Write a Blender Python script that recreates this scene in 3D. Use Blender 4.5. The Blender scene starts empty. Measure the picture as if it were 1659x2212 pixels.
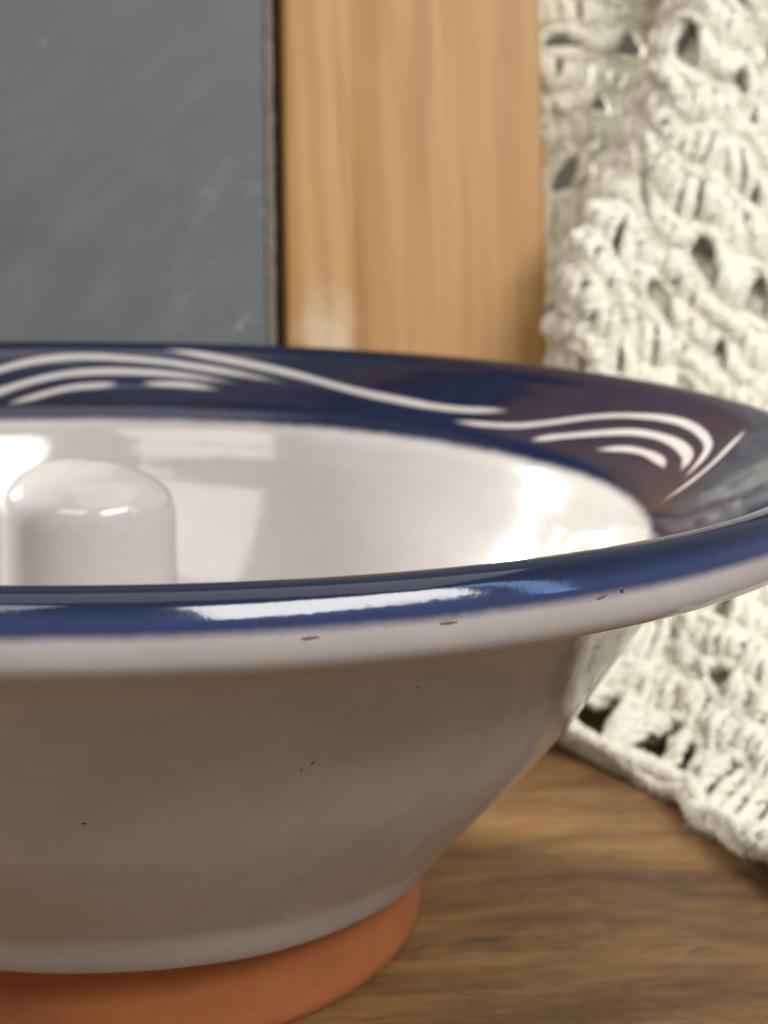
import bpy, math, random
import numpy as np
from mathutils import Matrix, Vector

random.seed(7)
rng = np.random.default_rng(7)
sc = bpy.context.scene
COL = sc.collection
S = 0.1                      # modelling unit: one bowl radius = 0.1 m

# ------------------------------------------------------------------ camera
cam_d = bpy.data.cameras.new('camera')
cam = bpy.data.objects.new('camera', cam_d)
COL.objects.link(cam)
c_o = Vector((0.0, -2.21954, 0.30843)) * S
c_r = Vector((0.98423984, -0.17462229, 0.02791048))
c_u = Vector((0.00771354, 0.20007345, 0.97975054))
c_f = Vector((0.17667042, 0.96409422, -0.19826721))
M = Matrix((c_r, c_u, -c_f)).transposed().to_4x4()
M.translation = c_o
cam.matrix_world = M
cam_d.sensor_fit = 'HORIZONTAL'
cam_d.sensor_width = 36.0
cam_d.lens = 3500.0 / 1659.0 * 36.0
cam_d.clip_start = 0.005
cam_d.clip_end = 50.0
cam_d.dof.use_dof = True
cam_d.dof.focus_distance = 1.50 * S
cam_d.dof.aperture_fstop = 53.0
sc.camera = cam

# ------------------------------------------------------------------ light
sc.view_settings.view_transform = 'Standard'
sc.view_settings.look = 'None'
sc.view_settings.exposure = 0.64
sc.view_settings.gamma = 1.0
w = bpy.data.worlds.new('World')
sc.world = w
w.use_nodes = True
bg = w.node_tree.nodes['Background']
bg.inputs[0].default_value = (0.97, 0.985, 1.0, 1)
bg.inputs[1].default_value = 0.27


def window_or_fill_lamp(name, az, el, dist, wid, hgt, radiance, color):
    """A rectangular lamp"""
    a, e = math.radians(az), math.radians(el)
    d = Vector((math.sin(a) * math.cos(e), math.cos(a) * math.cos(e), math.sin(e)))
    L = bpy.data.lights.new(name, 'AREA')
    L.shape = 'RECTANGLE'
    L.size, L.size_y = wid, hgt
    L.energy = radiance * math.pi * wid * hgt
    L.color = color
    o = bpy.data.objects.new(name, L)
    COL.objects.link(o)
    o.location = d * dist + Vector((0, 0, -0.02))
    o.rotation_euler = (-d).to_track_quat('-Z', 'Y').to_euler()
    return o


window_or_fill_lamp('window_or_fill_light', 145, 40, 1.5, 0.86, 0.40, 12.0, (1.0, 0.975, 0.94))
window_or_fill_lamp('window_or_fill_light', -147, 50, 1.5, 0.80, 0.50, 3.5, (1.0, 0.98, 0.95))
window_or_fill_lamp('window_or_fill_light', 117, 33, 1.5, 0.14, 0.70, 4.0, (0.35, 0.58, 1.0))
window_or_fill_lamp('window_or_fill_light', 85, 80, 1.6, 1.4, 1.4, 0.9, (1.0, 0.975, 0.94))  # overhead fill, added to light the cloth and grey the lip's crest
window_or_fill_lamp('window_or_fill_light', -44, 23, 1.8, 0.26, 0.40, 200.0, (0.97, 1.0, 0.97))


# ------------------------------------------------------------------ helpers
class Nodes:
    def __init__(self, name):
        self.m = bpy.data.materials.new(name)
        self.m.use_nodes = True
        self.t = self.m.node_tree
        self.b = self.t.nodes['Principled BSDF']

    def n(self, typ, **kw):
        nd = self.t.nodes.new(typ)
        for k, v in kw.items():
            if k.startswith('i_'):
                key = k[2:]
                key = int(key) if key.isdigit() else key.replace('_', ' ')
                nd.inputs[key].default_value = v
            else:
                setattr(nd, k, v)
        return nd

    def l(self, a, b):
        self.t.links.new(a, b)

    def coord(self, scale=(1, 1, 1), kind='Object'):
        tc = self.n('ShaderNodeTexCoord')
        mp = self.n('ShaderNodeMapping')
        mp.inputs['Scale'].default_value = scale
        self.l(tc.outputs[kind], mp.inputs['Vector'])
        return mp.outputs[0]

    def noise(self, vec, scale, detail=4, rough=0.55, dist=0.0):
        nd = self.n('ShaderNodeTexNoise')
        nd.inputs['Scale'].default_value = scale
        nd.inputs['Detail'].default_value = detail
        nd.inputs['Roughness'].default_value = rough
        nd.inputs['Distortion'].default_value = dist
        self.l(vec, nd.inputs['Vector'])
        return nd.outputs['Fac']

    def ramp(self, fac, stops):
        nd = self.n('ShaderNodeValToRGB')
        els = nd.color_ramp.elements
        while len(els) < len(stops):
            els.new(0.5)
        for e, (p, c) in zip(els, stops):
            e.position = p
            e.color = c if len(c) == 4 else (*c, 1)
        self.l(fac, nd.inputs[0])
        return nd.outputs['Color']

    def mix(self, fac, a, b, mode='MIX'):
        nd = self.n('ShaderNodeMix', data_type='RGBA', blend_type=mode)
        for sock, v in ((nd.inputs[0], fac), (nd.inputs[6], a), (nd.inputs[7], b)):
            if hasattr(v, 'is_output'):
                self.l(v, sock)
            else:
                sock.default_value = v if isinstance(v, (int, float)) else (*v[:3], 1)
        return nd.outputs[2]

    def math(self, op, a, b=0.0, c=0.0, clamp=False):
        nd = self.n('ShaderNodeMath', operation=op, use_clamp=clamp)
        for i, v in enumerate((a, b, c)):
            if hasattr(v, 'is_output'):
                self.l(v, nd.inputs[i])
            else:
                nd.inputs[i].default_value = v
        return nd.outputs[0]

    def sstep(self, v, lo, hi):
        nd = self.n('ShaderNodeMapRange', interpolation_type='SMOOTHSTEP')
        self.l(v, nd.inputs['Value'])
        nd.inputs['From Min'].default_value = lo
        nd.inputs['From Max'].default_value = hi
        return nd.outputs['Result']

    def bump(self, h, strength, distance, prev=None):
        nd = self.n('ShaderNodeBump')
        nd.inputs['Strength'].default_value = strength
        nd.inputs['Distance'].default_value = distance
        self.l(h, nd.inputs['Height'])
        if prev is not None:
            self.l(prev, nd.inputs['Normal'])
        return nd.outputs[0]

    def attr(self, name):
        return self.n('ShaderNodeAttribute', attribute_name=name).outputs['Fac']


def empty(name, loc, label, cat):
    o = bpy.data.objects.new(name, None)
    o.empty_display_size = 0.01
    COL.objects.link(o)
    o.location = Vector(loc) * S
    o['label'] = label
    o['category'] = cat
    return o


def root_loc(p):
    v = np.zeros(3)
    while p is not None:
        v += np.array(p.location)
        p = p.parent
    return v


def mk(name, V, F, mat, parent=None, normals=None, attrs=None, smooth=True, local=False):
    """One mesh object. V is given in bowl-radius units, world space unless local."""
    V = np.asarray(V, float) * S
    if parent is not None and not local:
        V = V - root_loc(parent)
    me = bpy.data.meshes.new(name)
    F = np.asarray(F) if not isinstance(F, list) else F
    if isinstance(F, np.ndarray):
        nv = F.shape[1]
        me.vertices.add(len(V))
        me.vertices.foreach_set('co', V.astype(np.float32).ravel())
        me.loops.add(F.size)
        me.loops.foreach_set('vertex_index', F.astype(np.int32).ravel())
        me.polygons.add(len(F))
        me.polygons.foreach_set('loop_start', np.arange(0, F.size, nv, dtype=np.int32))
        me.update(calc_edges=True)
        me.validate()
    else:
        me.from_pydata([tuple(v) for v in V], [], F)
        me.update()
    if smooth:
        me.polygons.foreach_set('use_smooth', np.ones(len(me.polygons), bool))
    if attrs:
        for k, a in attrs.items():
            at = me.attributes.new(k, 'FLOAT', 'POINT')
            at.data.foreach_set('value', np.asarray(a, np.float32).ravel())
    if normals is not None:
        me.normals_split_custom_set_from_vertices([tuple(n) for n in normals])
    me.materials.append(mat)
    o = bpy.data.objects.new(name, me)
    COL.objects.link(o)
    if parent is not None:
        o.parent = parent
    return o


def spline(pts, n, closed=False):
    """Catmull-Rom through pts, resampled evenly by arc length to n points."""
    P = np.asarray(pts, float)
    Q = np.vstack([2 * P[0] - P[1], P, 2 * P[-1] - P[-2]])
    out = []
    for i in range(len(P) - 1):
        p0, p1, p2, p3 = Q[i:i + 4]
        # centripetal-ish tangents keep the curve from overshooting
        d0 = np.linalg.norm(p1 - p0) ** .5 + 1e-9
        d1 = np.linalg.norm(p2 - p1) ** .5 + 1e-9
        d2 = np.linalg.norm(p3 - p2) ** .5 + 1e-9
        m1 = ((p1 - p0) / d0 - (p2 - p0) / (d0 + d1) + (p2 - p1) / d1) * d1
        m2 = ((p2 - p1) / d1 - (p3 - p1) / (d1 + d2) + (p3 - p2) / d2) * d1
        t = np.linspace(0, 1, 24, endpoint=False)[:, None]
        out.append((2 * t**3 - 3 * t**2 + 1) * p1 + (t**3 - 2 * t**2 + t) * m1
                   + (-2 * t**3 + 3 * t**2) * p2 + (t**3 - t**2) * m2)
    out.append(P[-1:])
    C = np.vstack(out)
    s = np.r_[0, np.cumsum(np.linalg.norm(np.diff(C, axis=0), axis=1))]
    u = np.linspace(0, s[-1], n)
    return np.stack([np.interp(u, s, C[:, k]) for k in range(C.shape[1])], 1)


def grid_faces(nr, nt, wrap=True):
    i, j = np.meshgrid(np.arange(nr - 1), np.arange(nt if wrap else nt - 1), indexing='ij')
    j2 = (j + 1) % nt
    return np.stack([i * nt + j, (i + 1) * nt + j, (i + 1) * nt + j2, i * nt + j2], -1).reshape(-1, 4)


def sines(n, lo, hi, seed, dim=1):
    r = np.random.default_rng(seed)
    return r.uniform(lo, hi, (n, dim)) * r.choice([-1, 1], (n, dim)), r.uniform(0, 6.28, n)


def wob(x, n=7, lo=3, hi=40, seed=1):
    k, ph = sines(n, lo, hi, seed)
    k = np.round(k)
    return sum(np.sin(k[i, 0] * x + ph[i]) / (1 + abs(k[i, 0]) / 10) for i in range(n)) / n * 2


# ------------------------------------------------------------------ materials
def glaze_material():
    N = Nodes('glaze')
    v = N.coord((10, 10, 10))
    a = N.attr('blue')
    n1 = N.noise(v, 22, 3, 0.6)
    n2 = N.noise(v, 90, 2, 0.5)
    e = N.math('ADD', a, N.math('MULTIPLY', N.math('SUBTRACT', n1, 0.5), 0.12))
    e = N.math('ADD', e, N.math('MULTIPLY', N.math('SUBTRACT', n2, 0.5), 0.06))
    f = N.sstep(e, 0.30, 0.70)
    tone = N.noise(v, 4.0, 4, 0.6)
    white = N.ramp(tone, [(0.3, (0.340, 0.306, 0.286)), (0.7, (0.392, 0.360, 0.340))])
    mott = N.noise(v, 55, 3, 0.6)
    white = N.mix(N.math('MULTIPLY', N.sstep(mott, 0.35, 0.8), 0.40), white, (0.325, 0.290, 0.272))
    stain = N.noise(N.coord((7, 7, 3.5)), 3.2, 5, 0.65)
    white = N.mix(N.math('MULTIPLY', N.sstep(stain, 0.52, 0.78), 0.28), white, (0.30, 0.245, 0.205))
    vo = N.n('ShaderNodeTexVoronoi', feature='F1')
    vo.inputs['Scale'].default_value = 17
    N.l(v, vo.inputs['Vector'])
    pick = N.math('GREATER_THAN', vo.outputs['Color'], 0.86)
    dot = N.math('MULTIPLY', N.math('LESS_THAN', vo.outputs['Distance'], 0.055), pick)
    white = N.mix(N.math('MULTIPLY', dot, 0.45), white, (0.22, 0.16, 0.11))
    bn = N.noise(v, 9, 4, 0.6)
    blue = N.ramp(bn, [(0.3, (0.0005, 0.0030, 0.015)), (0.7, (0.0012, 0.0062, 0.028))])
    # the cobalt breaks paler where it thins over the lip
    thin = N.math('MULTIPLY', N.attr('thin'), N.math('ADD', 0.55, N.math('MULTIPLY', n1, 0.9)), clamp=True)
    blue = N.mix(thin, blue, (0.020, 0.029, 0.086))
    colr = N.mix(f, white, blue)
    N.l(colr, N.b.inputs['Base Color'])
    N.b.inputs['Roughness'].default_value = 0.09
    N.b.inputs['IOR'].default_value = 1.5
    orange = N.noise(v, 30, 3, 0.5)
    vp = N.n('ShaderNodeTexVoronoi', feature='F1')
    vp.inputs['Scale'].default_value = 9
    N.l(v, vp.inputs['Vector'])
    pit = N.math('MULTIPLY', N.sstep(vp.outputs['Distance'], 0.10, 0.03), N.math('GREATER_THAN', vp.outputs['Color'], 0.62))
    rings = N.noise(N.coord((0.4, 0.4, 70)), 4.0, 3, 0.5)
    h = N.bump(orange, 0.055, 0.0006)
    h = N.bump(pit, -0.35, 0.0006, h)
    h = N.bump(rings, 0.05, 0.0008, h)
    fine = N.noise(N.coord((10, 10, 10)), 260, 2, 0.5)
    h = N.bump(fine, 0.012, 0.0002, h)
    N.l(h, N.b.inputs['Normal'])
    return N.m


def clay_material():
    N = Nodes('terracotta')
    v = N.coord((10, 10, 10))
    a = N.noise(v, 5, 5, 0.6)
    c = N.ramp(a, [(0.3, (0.270, 0.076, 0.019)), (0.7, (0.345, 0.108, 0.028))])
    b = N.noise(N.coord((10, 10, 60)), 6, 3, 0.6)
    gr = N.noise(v, 70, 4, 0.7)
    c = N.mix(N.math('MULTIPLY', N.sstep(gr, 0.55, 0.75), 0.30), c, (0.42, 0.17, 0.07))
    sm = N.noise(v, 9, 4, 0.65)
    c = N.mix(N.math('MULTIPLY', N.sstep(sm, 0.56, 0.75), 0.35), c, (0.17, 0.055, 0.022))
    c = N.mix(N.math('MULTIPLY', N.sstep(b, 0.5, 0.8), 0.25), c, (0.15, 0.045, 0.018))
    N.l(c, N.b.inputs['Base Color'])
    N.b.inputs['Roughness'].default_value = 0.72
    grit = N.noise(v, 170, 5, 0.75)
    h = N.bump(grit, 0.5, 0.0005)
    h = N.bump(b, 0.2, 0.0006, h)
    N.l(h, N.b.inputs['Normal'])
    return N.m


def table_material():
    N = Nodes('table_wood')
    warp = N.noise(N.coord((3, 9, 9)), 1.6, 3, 0.5)
    cb = N.n('ShaderNodeCombineXYZ')
    N.l(warp, cb.inputs[1])

    def along(sx, sy, amt):
        vm = N.n('ShaderNodeVectorMath', operation='MULTIPLY_ADD')
        N.l(cb.outputs[0], vm.inputs[0])
        vm.inputs[1].default_value = (0, amt, 0)
        N.l(N.coord((sx, sy, sy)), vm.inputs[2])
        return vm.outputs[0]
    g = N.noise(along(4.5, 20, 0.9), 5.0, 8, 0.68, 0.4)
    c = N.ramp(g, [(0.30, (0.085, 0.036, 0.010)), (0.44, (0.158, 0.072, 0.020)),
                   (0.56, (0.228, 0.112, 0.033)), (0.74, (0.30, 0.160, 0.052))])
    s1 = N.noise(along(14, 130, 2.5), 8.0, 6, 0.75)
    c = N.mix(N.math('MULTIPLY', N.sstep(s1, 0.50, 0.64), 0.5), c, (0.070, 0.036, 0.015))
    s2 = N.noise(along(26, 200, 4), 6.0, 4, 0.7)
    c = N.mix(N.math('MULTIPLY', N.sstep(s2, 0.57, 0.66), 0.55), c, (0.040, 0.024, 0.013))
    s3 = N.noise(along(16, 110, 2.2), 7.0, 5, 0.7)
    c = N.mix(N.math('MULTIPLY', N.sstep(s3, 0.53, 0.68), 0.45), c, (0.33, 0.205, 0.085))
    k = N.noise(along(14, 60, 1.5), 3.0, 5, 0.7)
    c = N.mix(N.math('MULTIPLY', N.sstep(k, 0.60, 0.70), 0.85), c, (0.030, 0.027, 0.024))
    st = N.noise(N.coord((12, 22, 22)), 2.2, 4, 0.6)
    c = N.mix(N.math('MULTIPLY', N.sstep(st, 0.5, 0.75), 0.35), c, (0.085, 0.052, 0.030))
    sp = N.noise(N.coord((60, 90, 90)), 6.0, 4, 0.7)
    c = N.mix(N.math('MULTIPLY', N.sstep(sp, 0.5, 0.7), 0.25), c, (0.30, 0.19, 0.08))
    N.l(c, N.b.inputs['Base Color'])
    r = N.n('ShaderNodeMapRange')
    N.l(s1, r.inputs['Value'])
    r.inputs['To Min'].default_value = 0.34
    r.inputs['To Max'].default_value = 0.62
    N.l(r.outputs[0], N.b.inputs['Roughness'])
    h = N.bump(s1, 0.45, 0.0006)
    h = N.bump(s2, 0.35, 0.0005, h)
    h = N.bump(g, 0.25, 0.0010, h)
    N.l(h, N.b.inputs['Normal'])
    return N.m


def pine_material():
    N = Nodes('pine')
    warp = N.noise(N.coord((6, 6, 3)), 1.4, 2, 0.5)
    cb = N.n('ShaderNodeCombineXYZ')
    N.l(warp, cb.inputs[0])

    def along(sx, sz, amt):
        vm = N.n('ShaderNodeVectorMath', operation='MULTIPLY_ADD')
        N.l(cb.outputs[0], vm.inputs[0])
        vm.inputs[1].default_value = (amt, 0, 0)
        N.l(N.coord((sx, sx, sz)), vm.inputs[2])
        return vm.outputs[0]
    g = N.noise(along(60, 2.2, 0.9), 5.0, 5, 0.6)
    c = N.ramp(g, [(0.34, (0.272, 0.136, 0.035)), (0.5, (0.340, 0.182, 0.050)), (0.66, (0.388, 0.219, 0.068))])
    g2 = N.noise(along(22, 1.2, 0.9), 5.0, 3, 0.5)
    c = N.mix(N.math('MULTIPLY', N.sstep(g2, 0.5, 0.72), 0.35), c, (0.25, 0.123, 0.036))
    big = N.noise(N.coord((10, 10, 3)), 1.4, 3, 0.5)
    c = N.mix(N.math('MULTIPLY', N.sstep(big, 0.45, 0.75), 0.35), c, (0.39, 0.225, 0.079))
    mot = N.noise(N.coord((10, 10, 7)), 14, 3, 0.6)
    c = N.mix(N.math('MULTIPLY', N.sstep(mot, 0.5, 0.8), 0.3), c, (0.29, 0.147, 0.044))
    # a pale rubbed patch low on the inner edge of the stile
    tc = N.n('ShaderNodeTexCoord')
    mp = N.n('ShaderNodeMapping')
    mp.inputs['Location'].default_value = (-0.0525, 0, -0.069)
    N.l(tc.outputs['Object'], mp.inputs['Vector'])
    sc_ = N.n('ShaderNodeVectorMath', operation='MULTIPLY')
    N.l(mp.outputs[0], sc_.inputs[0])
    sc_.inputs[1].default_value = (110, 0, 62)
    ln = N.n('ShaderNodeVectorMath', operation='LENGTH')
    N.l(sc_.outputs[0], ln.inputs[0])
    dn = N.math('ADD', ln.outputs['Value'], N.math('MULTIPLY', N.noise(N.coord((10, 10, 10)), 9, 4, 0.6), 1.4))
    patch = N.sstep(dn, 1.75, 0.8)
    c = N.mix(N.math('MULTIPLY', patch, 0.55), c, (0.52, 0.42, 0.31))
    N.l(c, N.b.inputs['Base Color'])
    N.b.inputs['Roughness'].default_value = 0.55
    N.l(N.bump(g, 0.15, 0.0006), N.b.inputs['Normal'])
    return N.m


def slate_material():
    N = Nodes('slate')
    v = N.coord((10, 10, 10))
    a = N.noise(v, 1.5, 4, 0.6)
    c = N.ramp(a, [(0.3, (0.057, 0.065, 0.070)), (0.7, (0.080, 0.085, 0.085))])
    # chalk dust dragged on a slant
    mp = N.n('ShaderNodeMapping')
    tc = N.n('ShaderNodeTexCoord')
    mp.inputs['Scale'].default_value = (16, 10, 44)
    rot = N.n('ShaderNodeMapping')
    rot.inputs['Rotation'].default_value = (0, math.radians(40), 0)
    N.l(tc.outputs['Object'], rot.inputs['Vector'])
    N.l(rot.outputs[0], mp.inputs['Vector'])
    d = N.noise(mp.outputs[0], 2.6, 5, 0.6)
    c = N.mix(N.math('MULTIPLY', N.sstep(d, 0.64, 0.84), 0.28), c, (0.36, 0.36, 0.33))
    c = N.mix(N.math('MULTIPLY', N.sstep(d, 0.45, 0.75), 0.09), c, (0.30, 0.32, 0.31))
    # denser dust near the lower right corner
    mp2 = N.n('ShaderNodeMapping')
    mp2.inputs['Location'].default_value = (-0.036, 0, -0.083)
    N.l(tc.outputs['Object'], mp2.inputs['Vector'])
    sc_ = N.n('ShaderNodeVectorMath', operation='MULTIPLY')
    N.l(mp2.outputs[0], sc_.inputs[0])
    sc_.inputs[1].default_value = (52, 0, 30)
    ln = N.n('ShaderNodeVectorMath', operation='LENGTH')
    N.l(sc_.outputs[0], ln.inputs[0])
    near = N.sstep(ln.outputs['Value'], 1.3, 0.1)
    d2 = N.noise(mp.outputs[0], 5.5, 5, 0.65)
    c = N.mix(N.math('MULTIPLY', N.math('MULTIPLY', near, N.sstep(d2, 0.52, 0.76)), 0.5), c, (0.34, 0.33, 0.29))
    fl = N.noise(N.coord((10, 10, 10)), 16, 2, 0.5)
    c = N.mix(N.math('MULTIPLY', N.sstep(fl, 0.70, 0.80), 0.35), c, (0.30, 0.30, 0.28))
    N.l(c, N.b.inputs['Base Color'])
    N.b.inputs['Roughness'].default_value = 0.6
    N.l(N.bump(N.noise(v, 60, 4, 0.6), 0.12, 0.0005), N.b.inputs['Normal'])
    return N.m


def yarn_material():
    N = Nodes('cream_yarn')
    v = N.coord((10, 10, 10))
    a = N.noise(v, 12, 4, 0.6)
    c = N.ramp(a, [(0.3, (0.92, 0.868, 0.705)), (0.7, (0.95, 0.915, 0.79))])
    N.l(c, N.b.inputs['Base Color'])
    N.b.inputs['Roughness'].default_value = 0.9
    N.b.inputs['Specular IOR Level'].default_value = 0.2
    N.b.inputs['Sheen Weight'].default_value = 0.3
    N.b.inputs['Sheen Roughness'].default_value = 0.6
    h = N.bump(N.noise(v, 34, 4, 0.7), 0.22, 0.0018)
    h = N.bump(N.noise(v, 130, 3, 0.7), 0.7, 0.0008, h)
    N.l(h, N.b.inputs['Normal'])
    tr = N.n('ShaderNodeBsdfTranslucent')
    N.l(c, tr.inputs['Color'])
    mx = N.n('ShaderNodeMixShader')
    mx.inputs[0].default_value = 0.10
    N.l(N.b.outputs[0], mx.inputs[1])
    N.l(tr.outputs[0], mx.inputs[2])
    N.l(mx.outputs[0], N.t.nodes['Material Output'].inputs['Surface'])
    return N.m


def plain_material(name, colr, rough=0.6, var=0.15):
    N = Nodes(name)
    a = N.noise(N.coord((10, 10, 10)), 20, 4, 0.6)
    c0 = tuple(x * (1 - var) for x in colr)
    c1 = tuple(min(1, x * (1 + var)) for x in colr)
    N.l(N.ramp(a, [(0.3, c0), (0.7, c1)]), N.b.inputs['Base Color'])
    N.b.inputs['Roughness'].default_value = rough
    N.l(N.bump(a, 0.2, 0.0004), N.b.inputs['Normal'])
    return N.m


GLAZE = glaze_material()
CLAY = clay_material()
TABLE = table_material()
PINE = pine_material()
SLATE = slate_material()
YARN = yarn_material()
RAW = plain_material('raw_wood_edge', (0.14, 0.112, 0.085), 0.8)
DARK = plain_material('dark_rebate', (0.075, 0.072, 0.055), 0.9)
SPECK = plain_material('iron_speck', (0.045, 0.030, 0.020), 0.5)
CHIP = plain_material('bare_clay_chip', (0.14, 0.078, 0.072), 0.8)
WALLM = plain_material('painted_wall', (0.19, 0.175, 0.135), 0.8, 0.05)

ZT = -0.715                  # table top

# ------------------------------------------------------------------ setting
def tabletop():
    x0, x1, y0, y1, th = -4.5, 5.5, -1.30, 2.6, 0.35
    b = 0.03
    prof = [(y0, ZT - th), (y0, ZT - b), (y0 + b * .3, ZT - b * .3), (y0 + b, ZT), (y1 - b, ZT), (y1, ZT - b), (y1, ZT - th)]
    V = [(x, y, z) for x in (x0, x1) for y, z in prof]
    n = len(prof)
    F = [(i, (i + 1) % n, n + (i + 1) % n, n + i) for i in range(n)]
    F += [tuple(range(n))[::-1], tuple(range(n, 2 * n))]
    o = mk('tabletop', V, F, TABLE, smooth=False)
    o['kind'] = 'structure'
    # ground of the room
    V = [(-40, -40, -8), (40, -40, -8), (40, 32.0, -8), (-40, 32.0, -8)]
    o = mk('floor', V, [(0, 1, 2, 3)], plain_material('floor_tiles', (0.25, 0.22, 0.19), 0.5), smooth=False)
    o['kind'] = 'structure'
    V = [(x, y, z) for y in (32.0, 32.4) for x in (-40, 40) for z in (-8, 18)]
    F = [(0, 2, 3, 1), (4, 5, 7, 6), (0, 1, 5, 4), (2, 6, 7, 3), (1, 3, 7, 5), (0, 4, 6, 2)]
    o = mk('wall', V, F, WALLM, smooth=False)
    o['kind'] = 'structure'


tabletop()

# ------------------------------------------------------------------ bowl
NT = 384
TH = np.linspace(0, 2 * np.pi, NT, endpoint=False)


def prof_normals(P):
    d = np.gradient(P, axis=0)
    n = np.stack([-d[:, 1], d[:, 0]], 1)
    return n / (np.linalg.norm(n, axis=1)[:, None] + 1e-9)


def revolve(P, sign=1.0, dz=None):
    """P (n,2) profile -> verts, normals (sign flips them)."""
    r = P[:, 0][:, None]
    z = P[:, 1][:, None]
    V = np.stack([r * np.cos(TH), r * np.sin(TH), z + 0 * TH], -1)
    n = prof_normals(P) * sign
    Nn = np.stack([n[:, 0][:, None] * np.cos(TH), n[:, 0][:, None] * np.sin(TH), n[:, 1][:, None] + 0 * TH], -1)
    return V, Nn


def hand_warp(V):
    """slight hand-thrown unevenness, the same for every part"""
    th = np.arctan2(V[..., 1], V[..., 0])
    r = np.hypot(V[..., 0], V[..., 1])
    k = np.clip((r - 0.3) / 0.7, 0, 1) ** 2
    V = V.copy()
    V[..., 2] += k * 0.004 * np.sin(2 * th + 0.8)
    return V


# whole section: inside of the bowl -> flange -> lip -> outside
inner = [(0.128, -0.600), (0.30, -0.585), (0.44, -0.535), (0.55, -0.450), (0.635, -0.345), (0.693, -0.25),
         (0.728, -0.175), (0.748, -0.137), (0.772, -0.112), (0.81, -0.091), (0.86, -0.064), (0.92, -0.0285), (0.946, -0.0120),
         (0.967, -0.0035), (0.983, -0.0070), (0.990, -0.0130), (0.995, -0.0215), (0.9988, -0.0300), (1.0, -0.039), (1.0006, -0.052), (0.9985, -0.0625),
         (0.989, -0.0735), (0.966, -0.081), (0.93, -0.0915), (0.874, -0.112), (0.828, -0.137), (0.797, -0.168), (0.775, -0.198),
         (0.742, -0.253), (0.712, -0.305), (0.675, -0.365), (0.629, -0.424), (0.582, -0.479), (0.541, -0.527),
         (0.503, -0.575), (0.4815, -0.604), (0.4740, -0.620), (0.4716, -0.648), (0.4715, -0.672), (0.4715, -0.69)]
SEC = spline(inner, 560)
secn = prof_normals(SEC)
if secn[5, 1] < 0:
    secn = -secn
rr, zz_ = SEC[:, 0], SEC[:, 1]
top = int(np.argmax(zz_))
out_i = np.arange(len(SEC)) > top
blue_attr = np.where(out_i & (rr < 2), 0.5 + (zz_ + 0.0365) / 0.030, 0.5 + (rr - 0.757) / 0.035)
blue_attr = np.clip(blue_attr, -0.5, 1.5)
i_in = int(np.argmin(np.abs(rr[:top] - 0.750)))                 # inner split, at the colour change
i_out = top + int(np.argmin(np.abs(zz_[top:top + 120] + 0.038)))  # outer split

bowl = empty('bowl', (0, 0, ZT), 'white glazed terracotta bowl with cobalt blue combed rim and stub post in its middle', 'bowl')


def section_part(name, a, b, parent):
    P = SEC[a:b + 1]
    n = secn[a:b + 1]
    V = np.stack([P[:, 0][:, None] * np.cos(TH), P[:, 0][:, None] * np.sin(TH), P[:, 1][:, None] + 0 * TH], -1)
    Nn = np.stack([n[:, 0][:, None] * np.cos(TH), n[:, 0][:, None] * np.sin(TH), n[:, 1][:, None] + 0 * TH], -1)
    A = np.repeat(blue_attr[a:b + 1][:, None], NT, 1)
    A = A + 0.07 * wob(TH, 9, 3, 40, 3)[None, :]
    F = grid_faces(len(P), NT)
    T = np.repeat((np.clip((P[:, 0] - 0.984) / 0.012, 0, 1) * np.clip((-P[:, 1] - 0.008) / 0.016, 0, 1))[:, None], NT, 1)
    return mk(name, hand_warp(V).reshape(-1, 3), F, GLAZE, parent, Nn.reshape(-1, 3), {'blue': A, 'thin': T})


inside = section_part('inner_wall', 0, i_in, bowl)
rim = section_part('rim', i_in, i_out, bowl)

# outside wall: ends in an uneven glaze line above the bare clay
ga = np.radians([-180, -150, -120, -101.5, -92, -78, -68, -60, -50, -42, -20, 30, 90, 140, 180])
gz = np.array([-.560, -.556, -.552, -.549, -.555, -.562, -.570, -.574, -.577, -.584, -.606, -.612, -.590, -.570, -.560])
zb = np.interp((TH + np.pi) % (2 * np.pi) - np.pi, ga, gz) + 0.0026 * wob(TH, 12, 8, 80, 5) + 0.0016 * wob(TH, 10, 60, 170, 9)
P = SEC[i_out:]
n = secn[i_out:]
K = 150
s_all = np.linspace(0, 1, len(P))
mono = np.maximum.accumulate(-P[:, 1])
V = np.zeros((K + 3, NT, 3))
Nn = np.zeros((K + 3, NT, 3))
A = np.zeros((K + 3, NT))
for j, th in enumerate(TH):
    s_end = np.interp(-zb[j], mono, s_all)
    s = np.r_[np.linspace(0, s_end, K), s_end, s_end, s_end]
    r = np.interp(s, s_all, P[:, 0])
    z = np.interp(s, s_all, P[:, 1])
    n0 = np.interp(s, s_all, n[:, 0])
    n1 = np.interp(s, s_all, n[:, 1])
    # the glaze thickens into a roll along its lower edge
    q = np.clip((s - (s_end - 0.075)) / 0.075, 0, 1)
    q = q * q * (3 - 2 * q)
    roll = 0.0085 - 0.0077 * np.clip(1.3 * math.cos(th) - 0.35, 0, 1)
    r = r + n0 * roll * q
    z = z + n1 * roll * q
    # rolled glaze edge
    z[K:] -= np.array([0.0022, 0.0026, 0.0020])
    r[K:] -= np.array([0.0022, 0.0065, 0.0200])
    nz = np.array([-0.5, -0.9, -1.0])
    n0[K:] = np.sqrt(1 - nz ** 2)
    n1[K:] = nz
    V[:, j] = np.stack([r * math.cos(th), r * math.sin(th), z], 1)
    Nn[:, j] = np.stack([n0 * math.cos(th), n0 * math.sin(th), n1], 1)
    A[:, j] = np.interp(s, s_all, blue_attr[i_out:])
du = np.gradient(V[:K + 1], axis=0)
dv = (np.roll(V[:K + 1], -1, 1) - np.roll(V[:K + 1], 1, 1))
nn_ = np.cross(du, dv)
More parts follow.
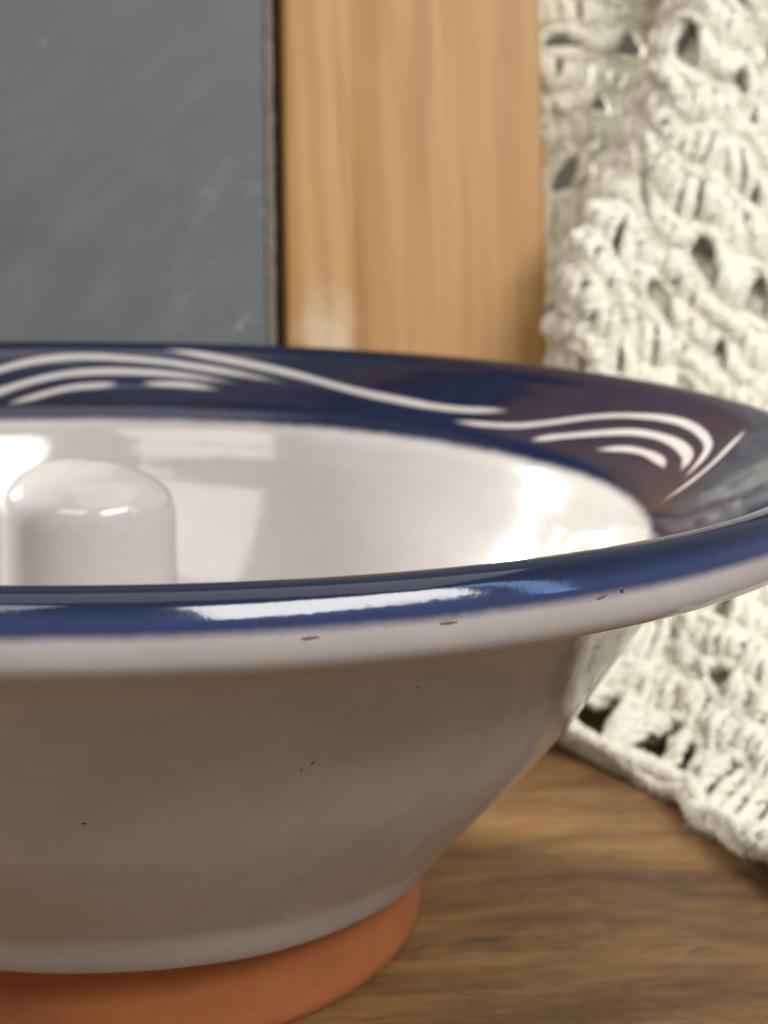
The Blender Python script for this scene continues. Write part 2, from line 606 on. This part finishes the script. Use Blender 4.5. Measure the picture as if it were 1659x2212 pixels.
nn_ /= np.linalg.norm(nn_, axis=2)[..., None] + 1e-12
Nn[24:K - 1] = nn_[24:K - 1]
A += 0.07 * wob(TH, 9, 3, 40, 3)[None, :] * (np.arange(K + 3)[:, None] < 60)
F = grid_faces(K + 3, NT)
outer = mk('outer_wall', hand_warp(V).reshape(-1, 3), F, GLAZE, bowl, Nn.reshape(-1, 3), {'blue': A, 'thin': np.ones_like(A)})

# bare clay foot
flank = SEC[(np.arange(len(SEC)) > i_out) & (zz_ < -0.50) & (zz_ > -0.676)]
flank_n = secn[(np.arange(len(SEC)) > i_out) & (zz_ < -0.50) & (zz_ > -0.676)]
Pf = spline([tuple(p) for p in (flank - flank_n * 0.004)[::6]] + [(0.4665, -0.696),
             (0.462, -0.7075), (0.450, -0.7132), (0.43, -0.7147), (0.39, -0.7147), (0.37, -0.70), (0.33, -0.685), (0.02, -0.685)], 170)
V, Nn = revolve(Pf)
Nn = Nn if Nn[40, 0, 0] > 0 else -Nn
mk('foot', V.reshape(-1, 3), grid_faces(len(Pf), NT), CLAY, bowl, Nn.reshape(-1, 3))

# stub post in the middle
Pp = spline([(0.150, -0.600), (0.134, -0.585), (0.1275, -0.54), (0.1235, -0.40), (0.1205, -0.27), (0.1185, -0.19), (0.1179, -0.158), (0.1174, -0.1435), (0.1152, -0.1305),
             (0.1095, -0.1175), (0.097, -0.1045), (0.078, -0.0915), (0.055, -0.0815), (0.032, -0.0755), (0.012, -0.0735), (0.0015, -0.0732)], 120)
V, Nn = revolve(Pp)
Nn = Nn if Nn[30, 0, 0] > 0 else -Nn
k = np.clip((V[..., 2] + 0.20) / 0.1, 0, 1)
V[..., 2] += k * (0.030 * -V[..., 0] * 1.0 + 0.006 * np.cos(2 * np.arctan2(V[..., 1], V[..., 0]) + 1.0) * np.clip(np.hypot(V[..., 0], V[..., 1]) / 0.1, 0, 1))
V[..., 0] += -0.004
mk('central_post', V.reshape(-1, 3), grid_faces(len(Pp), NT)[:, ::-1], GLAZE, bowl, None, {'blue': np.zeros(V.shape[:2]) - .5})

# combed slip lines on the flange: (theta in degrees, radius)
LINES = {
 'a': [(83.3, .944), (81.3, .941), (77.3, .93), (73.1, .917), (67.4, .897), (63.3, .881), (59.0, .864), (54.6, .850), (50.1, .841), (45.5, .834), (41.2, .833), (37.0, .839), (33.1, .849)],
 'b': [(113, .80), (108.5, .835), (104.5, .865), (101.0, .888), (96.9, .909), (92.9, .919), (89.0, .920), (85.1, .915), (81.1, .908), (76.9, .897), (72.7, .885), (66.9, .867), (64.8, .859), (62.6, .850), (59.9, .839)],
 'c': [(110, .77), (106, .798), (101.6, .828), (97.2, .856), (93.1, .874), (89.0, .881), (85.0, .881), (80.9, .877), (76.7, .869), (72.2, .857), (67.7, .843)],
 'd': [(102.5, .782), (100.0, .797), (97.5, .810), (95.3, .823), (93.2, .833), (91.1, .839), (89.2, .842), (86.5, .846), (84.5, .8475), (82.7, .848), (80.6, .848), (78.5, .847), (76.3, .843), (74.1, .838), (71.5, .829)],
 'f': [(-2.6, .925), (-4.2, .897), (-6.3, .865), (-8.0, .838), (-9.4, .814), (-10.5, .792), (-11.7, .772), (-12.5, .755)],
 'g': [(40.4, .803), (37.2, .804), (32.7, .809), (29.3, .819), (25.9, .838), (22.6, .860), (19.1, .878), (15.0, .891), (11.6, .898), (7.4, .900), (3.0, .893), (-1.1, .879), (-3.2, .862), (-5.3, .837), (-7.6, .809)],
 'h': [(25.1, .794), (21.3, .816), (17.7, .836), (13.9, .854), (10.4, .862), (5.7, .864), (1.6, .858), (-0.7, .851), (-2.7, .838), (-4.4, .820)],
 'i': [(14.4, .805), (10.3, .822), (6.6, .828), (3.4, .827), (0.3, .821), (-1.5, .813)],
}
flange_r = rr[i_in - 30:top]
flange_z = zz_[i_in - 30:top]
fr_order = np.argsort(flange_r)
fr_s, fz_s = flange_r[fr_order], flange_z[fr_order]


def comb_line(pts, width, fades, dip):
    Q = np.array([(math.radians(a) * 0.85, r) for a, r in pts])
    Q = np.vstack([Q[0] + (Q[0] - Q[1]) * 0.5, Q, Q[-1] + (Q[-1] - Q[-2]) * 0.5])
    P = spline(Q, 90)
    th, r = P[:, 0] / 0.85, P[:, 1]
    d = np.gradient(P, axis=0)
    d /= np.linalg.norm(d, axis=1)[:, None]
    nrm = np.stack([-d[:, 1], d[:, 0]], 1)
    t = np.linspace(0, 1, len(P))
    f0, f1 = fades
    fade = np.clip(np.minimum(t / f0, (1 - t) / f1), 0, 1)
    taper = fade * fade * (3 - 2 * fade)
    if dip:
        fade = fade * (1 - 0.80 * np.exp(-((t - 0.56) / 0.085) ** 2))
    wv = width * (0.50 + 0.50 * taper) * (1 + 0.10 * np.sin(t * 17 + r[0] * 90))
    cols = np.linspace(-1, 1, 9)
    V, A = [], []
    for c in cols:
        q = P + nrm * (c * wv * 0.5)[:, None]
        a_, r_ = q[:, 0] / 0.85, np.clip(q[:, 1], 0.735, 0.97)
        z = np.interp(r_, fr_s, fz_s) - 0.0004 + 0.0013 * (1 - c * c) * taper + 0.0004 * taper
        V.append(np.stack([r_ * np.cos(a_), r_ * np.sin(a_), z], 1))
        A.append(np.clip(1.0 * abs(c) ** 3 * 0.72 + 0.28 + 0.80 * (1 - fade) ** 2.0, 0, 1))
    V = hand_warp(np.stack(V, 1))
    return V, np.stack(A, 1)


widths = {'a': .0245, 'b': .0245, 'c': .0255, 'd': .022, 'f': .016, 'g': .020, 'h': .024, 'i': .021}
FADES = {'a': (.14, .13), 'b': (.12, .34), 'c': (.12, .36), 'd': (.22, .26), 'f': (.20, .40), 'g': (.12, .14), 'h': (.11, .14), 'i': (.28, .28)}
for turn, keys in ((0, 'abcdfghi'), (-164, 'abcd'), (83, 'abcd')):
    for key in keys:
        V, A = comb_line([(a + turn, r) for a, r in LINES[key]], widths[key], FADES[key], key == 'd')
        nA, nB = V.shape[:2]
        F = grid_faces(nA, nB, False)
        mk('comb_line', V.reshape(-1, 3), F, GLAZE, rim, None, {'blue': A * 1.05})


def surface_point(th, z):
    """point and normal of the outer wall at an angle and height"""
    idx = np.argsort(-P_out[:, 1])
    r = np.interp(-z, -P_out[idx, 1], P_out[idx, 0])
    nr = np.interp(-z, -P_out[idx, 1], n_out[idx, 0])
    nz = np.interp(-z, -P_out[idx, 1], n_out[idx, 1])
    nn = np.array([nr * math.cos(th), nr * math.sin(th), nz])
    return np.array([r * math.cos(th), r * math.sin(th), z]), nn / np.linalg.norm(nn)


P_out, n_out = SEC[i_out - 7:], secn[i_out - 7:]


def fleck(name, th_deg, z, a, b, rot, mat, seed, h=0.0006):
    """an irregular, slightly raised patch that follows the wall"""
    th = math.radians(th_deg)
    p, nn = surface_point(th, z)
    e1 = np.array([-math.sin(th), math.cos(th), 0])
    e2 = np.cross(nn, e1)
    r_ = np.random.default_rng(seed)
    V, F = [p + nn * h], []
    m = 14
    for ring, f in ((0, 0.6), (1, 1.0)):
        for i in range(m):
            ph = 2 * math.pi * i / m
            q = (0.75 + 0.35 * r_.random()) * f
            x, y = a * q * math.cos(ph), b * q * math.sin(ph)
            x, y = x * math.cos(rot) - y * math.sin(rot), x * math.sin(rot) + y * math.cos(rot)
            s = p + e1 * x + e2 * y
            t2 = math.atan2(s[1], s[0])
            s2, n2 = surface_point(t2, s[2])
            V.append(s2 + n2 * (h * 0.8 if ring == 0 else -0.0006))
    for i in range(m):
        F.append((0, 1 + i, 1 + (i + 1) % m))
        F.append((1 + i, 1 + m + i, 1 + m + (i + 1) % m, 1 + (i + 1) % m))
    mk(name, hand_warp(np.array(V)), F, mat, outer)


FLECKS = [('glaze_speck', -73.4, -0.2533, 0.0042, 0.0016, 0.7, SPECK, 1), ('glaze_speck', -66.9, -0.1715, 0.0022, 0.0022, 0.2, SPECK, 2),
               ('glaze_speck', -90.9, -0.308, 0.0040, 0.0018, 0.0, SPECK, 3), ('glaze_speck', -74.2, -0.2605, 0.0030, 0.0008, 0.9, SPECK, 4),
               ('glaze_chip', -80.3, -0.0435, 0.0105, 0.0018, 0.05, CHIP, 5), ('glaze_chip', -73.3, -0.0410, 0.0120, 0.0020, 0.0, CHIP, 6),
               ('glaze_chip', -64.0, -0.0370, 0.0100, 0.0022, 0.2, CHIP, 8), ('glaze_chip', -62.6, -0.0340, 0.0030, 0.0040, 0.6, SPECK, 9)]
for f_ in FLECKS:
    fleck(*f_)

# ------------------------------------------------------------------ chalkboard
LEAN = math.atan2(0.2, 0.785)
board = empty('chalkboard', (0, 1.233, ZT), 'old grey slate chalkboard in a pine frame leaning upright behind the bowl', 'chalkboard')
board.rotation_euler = (-LEAN, 0, 0)
BH = 2.9


def extrude(name, prof, z0, z1, mat, parent, axis='z', seg=1):
    """closed (x,y) profile swept along local z (or swapped for rails: x)"""
    m = len(prof)
    V = []
    for s in np.linspace(z0, z1, seg + 1):
        for x, y in prof:
            V.append((x, y, s) if axis == 'z' else (s, y, x))
    F = []
    for k in range(seg):
        for i in range(m):
            j = (i + 1) % m
            q = (k * m + i, k * m + j, (k + 1) * m + j, (k + 1) * m + i)
            F.append(q if axis == 'z' else q[::-1])
    a, b = tuple(range(m))[::-1], tuple(range(seg * m, seg * m + m))
    F += [a, b] if axis == 'z' else [a[::-1], b[::-1]]
    o = mk(name, V, F, mat, parent, local=True, smooth=False)
    me = o.data
    me.polygons.foreach_set('use_smooth', np.array([len(p.vertices) == 4 for p in me.polygons]))
    me.set_sharp_from_angle(angle=math.radians(40))
    return o


bead = [(0.430, 0.070), (0.431, 0.030), (0.436, 0.008), (0.446, 0.002), (0.470, 0.0), (0.510, 0.0), (0.538, 0.001), (0.552, 0.004), (0.566, 0.009),
        (0.580, 0.012), (0.594, 0.0115), (0.608, 0.007), (0.626, 0.002), (0.66, 0.0), (1.020, 0.0), (1.032, 0.003), (1.038, 0.012), (1.039, 0.03), (1.039, 0.17), (0.430, 0.17)]
XL = -0.45                       # left end, beyond the frame; its stile is narrowed to let left light past
extrude('frame_stile', bead, 0.0, BH, PINE, board, seg=2)
left = [(XL + (1.039 - x) * 0.35, y) for x, y in bead][::-1]
extrude('frame_stile', left, 0.0, BH, PINE, board, seg=2)
xa, xb = XL + (1.039 - 0.430) * 0.35, 0.430
rail = [(z - 0.03, y) for z, y in ((0.03, 0.17), (0.03, 0.004), (0.035, 0.0), (0.36, 0.0), (0.38, 0.006), (0.39, 0.03), (0.39, 0.17))]
extrude('frame_rail', rail, xa + 0.002, xb - 0.002, PINE, board, axis='x')
extrude('frame_rail', [(BH - z, y) for z, y in rail][::-1], xa + 0.002, xb - 0.002, PINE, board, axis='x')


def box_local(name, x0, x1, y0, y1, z0, z1, mat, parent, jit=0.0, seg=1):
    V, F = [], []
    for k, s in enumerate(np.linspace(z0, z1, seg + 1)):
        j = jit * (rng.random(4) - .5)
        V += [(x0 + j[0], y0 + j[1] * .5, s), (x1 + j[2], y0 + j[1] * .5, s), (x1 + j[2], y1, s), (x0 + j[0], y1, s)]
    for k in range(seg):
        for i in range(4):
            a, b = k * 4 + i, k * 4 + (i + 1) % 4
            F.append((a, b, b + 4, a + 4))
    F += [(3, 2, 1, 0), tuple(seg * 4 + i for i in range(4))]
    return mk(name, V, F, mat, parent, local=True, smooth=False)


box_local('slate_panel', xa + 0.002, 0.393, 0.030, 0.080, 0.30, BH - 0.30, SLATE, board)
box_local('slate_edge', 0.3935, 0.410, 0.022, 0.085, 0.365, BH - 0.365, RAW, board, 0.0035, 110)
box_local('backing_board', xa + 0.01, 0.428, 0.090, 0.150, 0.365, BH - 0.365, DARK, board)

# ------------------------------------------------------------------ crocheted cloth
class Sheet:
    """a curved sheet given by a grid of points over (a, b) cloth coordinates"""
    def __init__(self, G, a0, a1, b0, b1):
        self.G = G
        self.a0, self.a1, self.b0, self.b1 = a0, a1, b0, b1
        ga = np.gradient(G, axis=0)
        gb = np.gradient(G, axis=1)
        n = np.cross(ga, gb)
        n /= np.linalg.norm(n, axis=2)[..., None] + 1e-9
        self.N = n

    def _s(self, T, a, b):
        na, nb = self.G.shape[:2]
        x = np.clip((a - self.a0) / (self.a1 - self.a0), 0, 0.99999) * (na - 1)
        y = np.clip((b - self.b0) / (self.b1 - self.b0), 0, 0.99999) * (nb - 1)
        i, j = x.astype(int), y.astype(int)
        fx, fy = (x - i)[..., None], (y - j)[..., None]
        return (T[i, j] * (1 - fx) * (1 - fy) + T[i + 1, j] * fx * (1 - fy) + T[i, j + 1] * (1 - fx) * fy + T[i + 1, j + 1] * fx * fy)

    def at(self, a, b, w):
        n = self._s(self.N, a, b)
        n = n / (np.linalg.norm(n, axis=-1)[..., None] + 1e-9)
        return self._s(self.G, a, b) + n * np.asarray(w)[..., None], n


def tubes(P, R, ref, sides=5):
    """P (m,n,3) polylines -> verts, quads"""
    m, n = P.shape[:2]
    t = np.gradient(P, axis=1)
    t /= np.linalg.norm(t, axis=2)[..., None] + 1e-9
    n1 = ref - (ref * t).sum(-1)[..., None] * t
    n1 /= np.linalg.norm(n1, axis=2)[..., None] + 1e-9
    n2 = np.cross(t, n1)
    ph = np.arange(sides) * 2 * np.pi / sides
    R = np.broadcast_to(R, (m, n))[..., None, None]
    V = P[:, :, None] + R * (n1[:, :, None] * np.cos(ph)[:, None] + n2[:, :, None] * np.sin(ph)[:, None])
    F = grid_faces(n, sides)
    off = np.arange(m) * n * sides
    return V.reshape(-1, 3), (F[None] + off[:, None, None]).reshape(-1, 4)


class Yarn:
    def __init__(self):
        self.V, self.F, self.k = [], [], 0

    def add(self, V, F):
        self.V.append(V)
        self.F.append(F + self.k)
        self.k += len(V)

    def fuzz(self, count, seed):
        """loose fibres standing off the yarn"""
        r_ = np.random.default_rng(seed)
        P = np.vstack(self.V)
        p0 = P[r_.integers(0, len(P), count)]
        d = r_.normal(size=(count, 3))
        d /= np.linalg.norm(d, axis=1)[:, None]
        c = r_.normal(size=(count, 3)) * 0.5
        L = r_.uniform(0.006, 0.024, count)[:, None]
        t = np.linspace(0, 1, 4)
        C = p0[:, None] + (d * L)[:, None] * t[None, :, None] + (c * L)[:, None] * (t ** 2)[None, :, None]
        ref = np.cross(d, c)[:, None].repeat(4, 1)
        self.add(*tubes(C, np.array([.0014, .0012, .0009, .0003])[None], ref, 3))

    def build(self, name, parent):
        o = mk(name, np.vstack(self.V), np.vstack(self.F), YARN, parent)
        return o


def jitter(a, b, amp=0.012, seed=0):
    """the uneven pull of hand-made stitches"""
    k, ph = sines(16, 2, 15, 100 + seed, 2)
    f = lambda i0, i1: sum(np.sin(k[i, 0] * a + k[i, 1] * b + ph[i]) for i in range(i0, i1)) / (i1 - i0)
    da, db = f(0, 8), f(8, 16)
    return a + amp * da * 2.6, b + amp * db * 2.6 + 0.16 * np.sin(1.7 * a + 0.5) * np.clip(b / 0.4, 0, 1)


def posts(Y, sheet, A0, B0, A1, B1, rad=0.0105, seed=0, bulge=0.020, bow=None):
    """double-crochet posts: three strands wound round each other"""
    A0, B0, A1, B1 = map(np.asarray, (A0, B0, A1, B1))
    m, n = len(A0), 13
    r_ = np.random.default_rng(seed)
    t = np.linspace(-0.08, 1.08, n)[None]
    a = A0[:, None] + (A1 - A0)[:, None] * t
    b = B0[:, None] + (B1 - B0)[:, None] * t
    if bow is not None:
        a = a + bow[:, None] * np.sin(np.pi * np.clip(t, 0, 1))
    L = np.hypot(A1 - A0, B1 - B0)[:, None] + 1e-6
    pa, pb = -(B1 - B0)[:, None] / L, (A1 - A0)[:, None] / L
    ph0 = r_.uniform(0, 6.28, (m, 1))
    tw = r_.uniform(0.9, 1.7, (m, 1)) * np.pi * 2
    hgt = r_.uniform(0.5, 1.6, (m, 1))
    for sgn in (0, 1.57, 3.14, 4.71):
        ph = ph0 + tw * t + sgn
        off = rad * 1.2
        aa = a + pa * off * np.cos(ph) + r_.normal(0, .0022, (m, n))
        bb = b + pb * off * np.cos(ph)
        w = off * np.sin(ph) + bulge * hgt * np.sin(np.pi * np.clip(t, 0, 1)) + r_.normal(0, .0024, (m, n))
        aa, bb = jitter(aa, bb, 0.017, 1)
        Pt, nn = sheet.at(aa, bb, w)
        rr_ = rad * r_.uniform(0.85, 1.15, (m, 1)) * (1 + 0.13 * r_.normal(size=(m, n)))
        Y.add(*tubes(Pt, rr_, nn))


def braid(Y, sheet, a, b, rad=0.0082, pitch=0.034, seed=0, lift=0.008):
    """the chain of loops that runs along the top of a row"""
    s = np.r_[0, np.cumsum(np.hypot(np.diff(a), np.diff(b)))]
    n = max(12, int(s[-1] / pitch * 10))
    u = np.linspace(0, s[-1], n)
    a, b = np.interp(u, s, a), np.interp(u, s, b)
    da, db = np.gradient(a), np.gradient(b)
    L = np.hypot(da, db) + 1e-9
    pa, pb = -db / L, da / L
    r_ = np.random.default_rng(seed)
    for k in range(4):
        ph = u / pitch * np.pi + k * np.pi / 2 + 0.5 * np.sin(u * 9 + k)
        off = rad * 1.25
        aa = a + pa * off * np.sin(ph)
        bb = b + pb * off * np.sin(ph)
        w = lift + off * 0.9 * np.cos(ph + 0.6) + r_.normal(0, .0012, n)
        aa, bb = jitter(aa, bb, 0.017, 1)
        Pt, nn = sheet.at(aa, bb, w)
        rr_ = rad * (1 + 0.13 * r_.normal(size=n))
        Y.add(*tubes(Pt[None], rr_[None], nn[None]))


def crochet(Y, sheet, seed, b_start=0.02, border=True, dense=False):
    r_ = np.random.default_rng(seed)
    a0, a1, b1 = sheet.a0 + 0.02, sheet.a1 - 0.02, sheet.b1 - 0.02
    b, row = b_start, 0
    na = 300
    aa = np.linspace(a0, a1, na)
    W_ = 0.215
    wave = 0.014 * np.sin(aa * 7 + seed) + 0.026 * (np.abs(np.sin(aa * np.pi / 0.33 + 0.6)) - 0.5) * (-1 if border else 0)
    prev = b + wave
    braid(Y, sheet, aa, prev, rad=0.0115, seed=seed, lift=0.012)
    braid(Y, sheet, aa, prev - 0.020, rad=0.0105, seed=seed + 7, lift=0.004)
    while b < b1 - 0.1:
        h = 0.080 * r_.uniform(0.85, 1.15)
        first = border and row == 0
        wv = 0.010 * np.sin(aa * 6 + row) + 0.007 * np.sin(aa * 15 + 3.1 * row)
        A0, A1, bow = [], [], []
        if first:
            h = 0.100
            period, npost, gap = 0.185, 3, 0.105
        elif row % 2 == 0 and not dense:
            period, npost, gap = W_, 6, 0.080
        else:
            period, npost, gap = W_, 8, 0.0
        x = a0 + 0.01 + (0.5 * period if row % 4 in (2, 3) else 0) + r_.uniform(-.02, .02) - period
        top = b + h + wv + (0.016 * np.cos((aa - x) * 2 * np.pi / period) if gap else 0)
        while x < a1:
            g = gap * r_.uniform(0.3, 1.5) if r_.random() > 0.15 else 0.0
            step = (period - g) / npost
            for k in range(npost):
                c = x + g * 0.5 + step * (k + 0.5)
                rel = (k - (npost - 1) / 2) / max(1, (npost - 1) / 2)
                A0.append(c + rel * (-0.004 if gap else 0) + r_.normal(0, .007))
                A1.append(c + rel * g * 0.30 + r_.normal(0, .008))
                bow.append(-rel * g * 0.16)
            x += period
        A0, A1, bow = map(np.array, (A0, A1, bow))
        ok = (A1 > a0) & (A1 < a1) & (A0 > a0) & (A0 < a1)
        A0, A1, bow = A0[ok], A1[ok], bow[ok]
        B0 = np.interp(A0, aa, prev)
        B1 = np.interp(A1, aa, top) - 0.003
        posts(Y, sheet, A0, B0, A1, B1, rad=0.0074 if not first else 0.0092, seed=seed + row, bow=bow)
        braid(Y, sheet, aa, top, seed=seed + 50 + row)
        prev = top
        b += h
        row += 1


def make_sheet(paths, na, nb, a_len, b_len, lump=0.03, seed=0, push=0.0):
    """paths: list of point lists (from the edge upward), evenly spaced over a"""
    rows = np.stack([spline(p, nb) for p in paths], 0)            # (k, nb, 3)
    G = np.stack([spline(rows[:, j], na) for j in range(nb)], 1)  # (na, nb, 3)
    A, B = np.meshgrid(np.linspace(0, a_len, na), np.linspace(0, b_len, nb), indexing='ij')
    k, ph = sines(14, 2, 11, 40 + seed, 2)
    d = sum(np.sin(k[i, 0] * A + k[i, 1] * B + ph[i]) for i in range(14)) / 14 * lump * 2.2
    k, ph = sines(12, 18, 50, 70 + seed, 2)
    d = d + sum(np.sin(k[i, 0] * A + k[i, 1] * B + ph[i]) for i in range(12)) / 12 * 0.016
    sh = Sheet(G, 0, a_len, 0, b_len)
    return Sheet(G + sh.N * (d + push)[..., None], 0, a_len, 0, b_len)


shawl = empty('crocheted_shawl', (1.1, 0.6, ZT), 'chunky cream crocheted wool shawl heaped on the table beside the chalkboard', 'shawl')

# edge on the table (left/back -> right/front), then up over the heap to the hanging top
front_paths = [
    [(0.86, 1.02, -0.66), (0.99, 1.12, -0.42), (1.045, 1.20, -0.12), (1.11, 1.27, 0.16), (1.215, 1.33, 0.42), (1.35, 1.38, 0.75), (1.47, 1.40, 1.15)],
    [(0.80, 0.69, -0.690), (0.96, 0.92, -0.585), (1.05, 1.08, -0.36), (1.12, 1.17, -0.06), (1.22, 1.26, 0.28), (1.40, 1.33, 0.72), (1.52, 1.37, 1.15)],
    [(0.855, 0.535, -0.690), (1.05, 0.80, -0.60), (1.17, 1.02, -0.40), (1.24, 1.15, -0.08), (1.33, 1.26, 0.28), (1.48, 1.36, 0.72), (1.60, 1.41, 1.15)],
    [(0.935, 0.365, -0.690), (1.16, 0.65, -0.60), (1.31, 0.93, -0.42), (1.38, 1.12, -0.10), (1.44, 1.26, 0.27), (1.51, 1.4, 0.72), (1.58, 1.46, 1.15)],
    [(0.972, 0.15, -0.690), (1.27, 0.50, -0.60), (1.45, 0.84, -0.43), (1.53, 1.07, -0.12), (1.58, 1.25, 0.26), (1.64, 1.43, 0.72), (1.69, 1.49, 1.15)],
    [(1.0, -0.06, -0.690), (1.36, 0.33, -0.61), (1.60, 0.73, -0.45), (1.70, 1.01, -0.13), (1.75, 1.24, 0.26), (1.79, 1.46, 0.72), (1.82, 1.53, 1.15)],
    [(1.075, -0.31, -0.690), (1.50, 0.14, -0.61), (1.78, 0.60, -0.46), (1.90, 0.95, -0.14), (1.95, 1.23, 0.25), (1.97, 1.5, 0.72), (1.98, 1.58, 1.15)],
    [(1.26, -0.52, -0.675), (1.68, -0.06, -0.61), (2.0, 0.48, -0.47), (2.13, 0.88, -0.15), (2.17, 1.22, 0.25), (2.18, 1.54, 0.72), (2.18, 1.62, 1.15)],
]
fold = [[(x + 0.13, y + 0.34, z) for x, y, z in front_paths[0]], [(x + 0.02, y + 0.17, z) for x, y, z in front_paths[0]]]
front = make_sheet(fold + front_paths, 150, 170, 2.15, 2.10, 0.035, 1)
Y = Yarn()
crochet(Y, front, 11)
Y.fuzz(30000, 1)
Y.build('front_layer', shawl)

behind = make_sheet([[(x + 0.02, y + 0.055, max(z - 0.012, -0.69) if i else -0.695) for i, (x, y, z) in enumerate(p)] for p in fold[1:] + front_paths], 120, 150, 2.0, 2.08, 0.02, 2)
Y = Yarn()
crochet(Y, behind, 23, b_start=0.22, border=False, dense=True)
Y.build('under_layer', shawl)

back_paths = [[(x, 1.62 + 0.07 * math.sin(x * 9) + 0.26 * (z + .7) / 1.8, z) for z in (-0.66, -0.3, 0.1, 0.5, 0.85, 1.2)] for x in np.linspace(0.86, 1.80, 7)]
back = make_sheet(back_paths, 90, 140, 1.12, 1.9, 0.035, 3)
Y = Yarn()
crochet(Y, back, 37, b_start=0.03)
Y.fuzz(7000, 3)
Y.build('back_layer', shawl)
